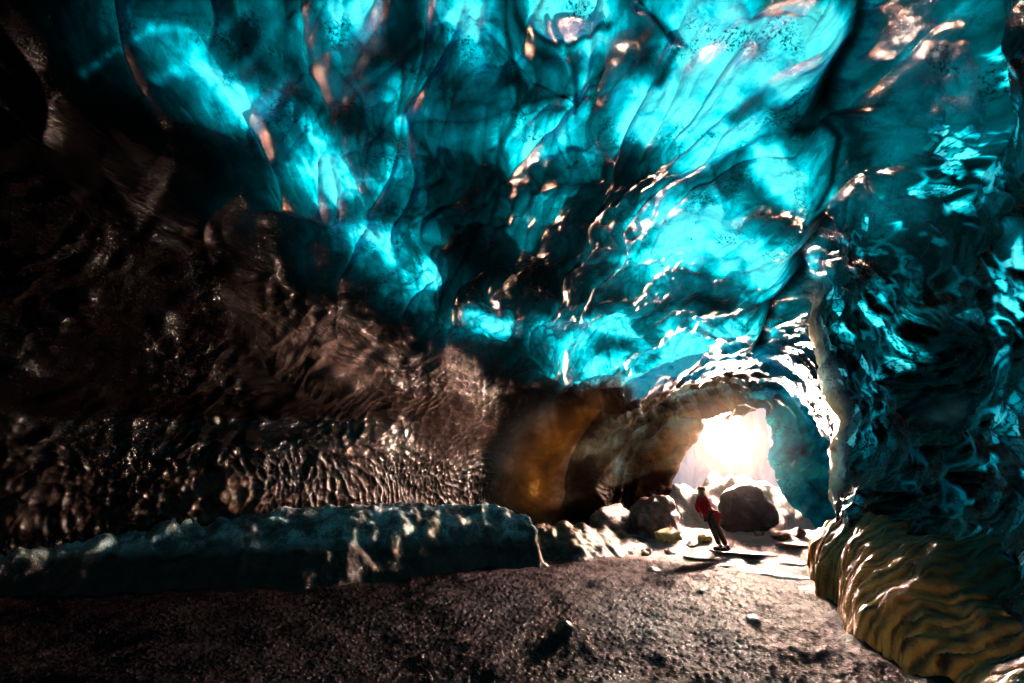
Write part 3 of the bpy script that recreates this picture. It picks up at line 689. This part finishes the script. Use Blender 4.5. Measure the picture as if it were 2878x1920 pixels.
def make_person():
    foot_p = fl(723, 547)
    t = bpy.data.objects.new('person', None); col.objects.link(t); t.location = foot_p; t.rotation_euler = (0, 0, YAW); t.scale = (.88, .88, .88)
    tag(t, 'person in red jacket and orange hat leaning forward before the bright mouth', 'person')
    hip = (-.27, 0, .99); waist = (-.36, 0, 1.13); chest = (-.43, 0, 1.34); neck = (-.41, 0, 1.52); head = (-.42, 0, 1.66); crown = (-.41, 0, 1.76)
    J = {}
    for s_, nm in ((-1, 'n'), (1, 'f')):
        J[nm] = dict(hp=(-.25, .09 * s_, .95), kn=(-.10 - (.06 if s_ > 0 else 0), .12 * s_, .52), an=(.05 - (.09 if s_ > 0 else 0), .13 * s_, .12), toe=(-.16 - (.09 if s_ > 0 else 0), .14 * s_, .05), heel=(.10 - (.09 if s_ > 0 else 0), .13 * s_, .05))
    sh = {'n': (-.43, -.19, 1.44), 'f': (-.43, .19, 1.44)}
    el = {'n': (-.62, -.22, 1.36), 'f': (-.52, .26, 1.20)}; wr = {'n': (-.53, -.10, 1.55), 'f': (-.47, .20, 1.0)}
    ch = [[('hip', hip, .13), ('waist', waist, .12), ('chest', chest, .15), ('neck', neck, .055), ('head', head, .088), ('crown', crown, .07)],
          [('head', head, .088), ('nose', (-.52, 0, 1.655), .018)], [('head', head, .088), ('chin', (-.48, 0, 1.60), .04)]]
    for k in 'nf':
        ch.append([('chest', chest, .15), ('sh' + k, sh[k], .06), ('el' + k, el[k], .042), ('wr' + k, wr[k], .028)])
        ch.append([('hip', hip, .13), ('hp' + k, J[k]['hp'], .085), ('kn' + k, J[k]['kn'], .055), ('an' + k, J[k]['an'], .038), ('toe' + k, J[k]['toe'], .03)])
        w_ = Vector(wr[k]); d = (w_ - Vector(el[k])).normalized(); side = Vector((0, 1, 0)) if k == 'n' else Vector((.3, .6, .7)).normalized()
        palm = w_ + d * .07; ch.append([('wr' + k, wr[k], .028), ('palm' + k, tuple(palm), .034)])
        for i in range(4):
            b = palm + side * (.022 * (i - 1.5)) + d * .03; ln = [.05, .06, .055, .042][i]; curl = d.cross(side)
            ch.append([('palm' + k, tuple(palm), .034), (f'f{k}{i}a', tuple(b), .010), (f'f{k}{i}b', tuple(b + d * ln * .5 + curl * .02), .009), (f'f{k}{i}c', tuple(b + d * ln * .55 + curl * .045), .007)])
        ch.append([('palm' + k, tuple(palm), .034), (f't{k}a', tuple(palm + side * .045), .011), (f't{k}b', tuple(palm + side * .06 + d * .035), .009)])
    skin_obj('body', ch, SKIN, t)
    up = lambda p, dz=0, dx=0: (p[0] + dx, p[1], p[2] + dz)
    jk = [[('hem', (-.24, 0, .93), .17), ('waist', waist, .155), ('chest', chest, .19), ('coll', (-.41, 0, 1.50), .085)],
          [('hem', (-.24, 0, .93), .17), ('tail', (-.16, 0, .90), .12)]]
    for k in 'nf':
        jk.append([('chest', chest, .19), ('sh' + k, sh[k], .085), ('el' + k, el[k], .068), ('cf' + k, tuple(np.array(wr[k]) * .85 + np.array(el[k]) * .15), .05)])
    skin_obj('jacket', jk, RED, t)
    tr = []
    for k in 'nf':
        tr.append([('belt', (-.27, 0, .97), .14), ('hp' + k, J[k]['hp'], .105), ('kn' + k, J[k]['kn'], .078), ('an' + k, up(J[k]['an'], .03), .062)])
    skin_obj('trousers', tr, TROUS, t)
    for k in 'nf':
        skin_obj('boot', [[('a', up(J[k]['an'], .06), .06), ('b', J[k]['heel'], .055), ('c', up(J[k]['toe'], .01), .05)]], BOOT, t, sub=1)
    skin_obj('hat', [[('a', (-.405, 0, 1.68), .115), ('b', (-.40, 0, 1.76), .115), ('c', (-.395, 0, 1.81), .06)]], ORANGE, t)
make_person()

# ------------------------------------------------------------------ sky beyond the mouth: emissive panel added as the cave's main light
m, nt = new_mat('sky_panel_light'); N = NT(nt)
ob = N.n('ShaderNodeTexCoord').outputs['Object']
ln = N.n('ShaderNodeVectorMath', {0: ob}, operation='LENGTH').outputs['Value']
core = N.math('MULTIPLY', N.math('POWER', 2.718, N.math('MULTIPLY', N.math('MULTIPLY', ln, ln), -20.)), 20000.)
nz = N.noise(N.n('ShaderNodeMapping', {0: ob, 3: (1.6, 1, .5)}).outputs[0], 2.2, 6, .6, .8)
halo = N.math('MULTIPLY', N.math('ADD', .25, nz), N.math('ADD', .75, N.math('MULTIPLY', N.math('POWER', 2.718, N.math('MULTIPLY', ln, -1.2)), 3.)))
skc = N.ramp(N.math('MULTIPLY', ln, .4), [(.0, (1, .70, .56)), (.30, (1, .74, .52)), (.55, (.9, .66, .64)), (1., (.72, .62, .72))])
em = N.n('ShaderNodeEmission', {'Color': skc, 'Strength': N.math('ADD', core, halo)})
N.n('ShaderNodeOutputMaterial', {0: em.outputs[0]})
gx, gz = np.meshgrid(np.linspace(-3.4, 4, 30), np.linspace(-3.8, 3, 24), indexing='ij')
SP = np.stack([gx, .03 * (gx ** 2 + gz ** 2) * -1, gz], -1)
sky_panel = grid_mesh('sky_panel', SP, m); sky_panel.location = (0.04, 17.95, 3.33)
tag(sky_panel, 'added emissive sky outside the cave mouth', 'sky_panel', kind='structure')

# glare in the mouth: added emission standing in for sun bloom
m, nt = new_mat('sun_glare'); N = NT(nt)
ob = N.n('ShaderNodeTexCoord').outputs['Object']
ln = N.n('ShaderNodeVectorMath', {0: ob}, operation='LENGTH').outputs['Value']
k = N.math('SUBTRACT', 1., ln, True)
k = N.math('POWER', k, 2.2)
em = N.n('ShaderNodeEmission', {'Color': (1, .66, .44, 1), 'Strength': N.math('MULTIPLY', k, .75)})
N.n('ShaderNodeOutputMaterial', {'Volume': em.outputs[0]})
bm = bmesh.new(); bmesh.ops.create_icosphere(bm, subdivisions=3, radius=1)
glare = obj_bm('glare', bm, m); glare.location = (.04, 16.1, 3.08); glare.scale = (2.5, 1.3, 2.5)
tag(glare, 'added warm emissive glare hanging in the cave mouth', 'glare', kind='stuff')

# ------------------------------------------------------------------ light
w = bpy.data.worlds.new('World'); scene.world = w; w.use_nodes = True
nt = w.node_tree; nt.nodes.clear(); N = NT(nt)
st = N.n('ShaderNodeTexSky', sky_type='NISHITA'); st.sun_disc = False; st.sun_elevation = R(24); st.sun_rotation = 0
bg = N.n('ShaderNodeBackground', {'Color': st.outputs[0], 'Strength': .15})
N.n('ShaderNodeOutputWorld', {0: bg.outputs[0]})
sl = bpy.data.lights.new('sun', 'SUN'); sl.energy = 5; sl.angle = R(.5); sl.color = (1, .9, .78)
so = bpy.data.objects.new('sun', sl); col.objects.link(so); so.rotation_euler = (R(-66), 0, 0)

scene.render.engine = 'CYCLES'
cy = scene.cycles
cy.use_denoising = True
cy.max_bounces = 6; cy.diffuse_bounces = 3; cy.glossy_bounces = 3; cy.transmission_bounces = 3
cy.sample_clamp_indirect = 4; cy.caustics_reflective = False; cy.caustics_refractive = False
scene.view_settings.view_transform = 'Standard'; scene.view_settings.look = 'None'
scene.view_settings.exposure = 0; scene.view_settings.gamma = 1
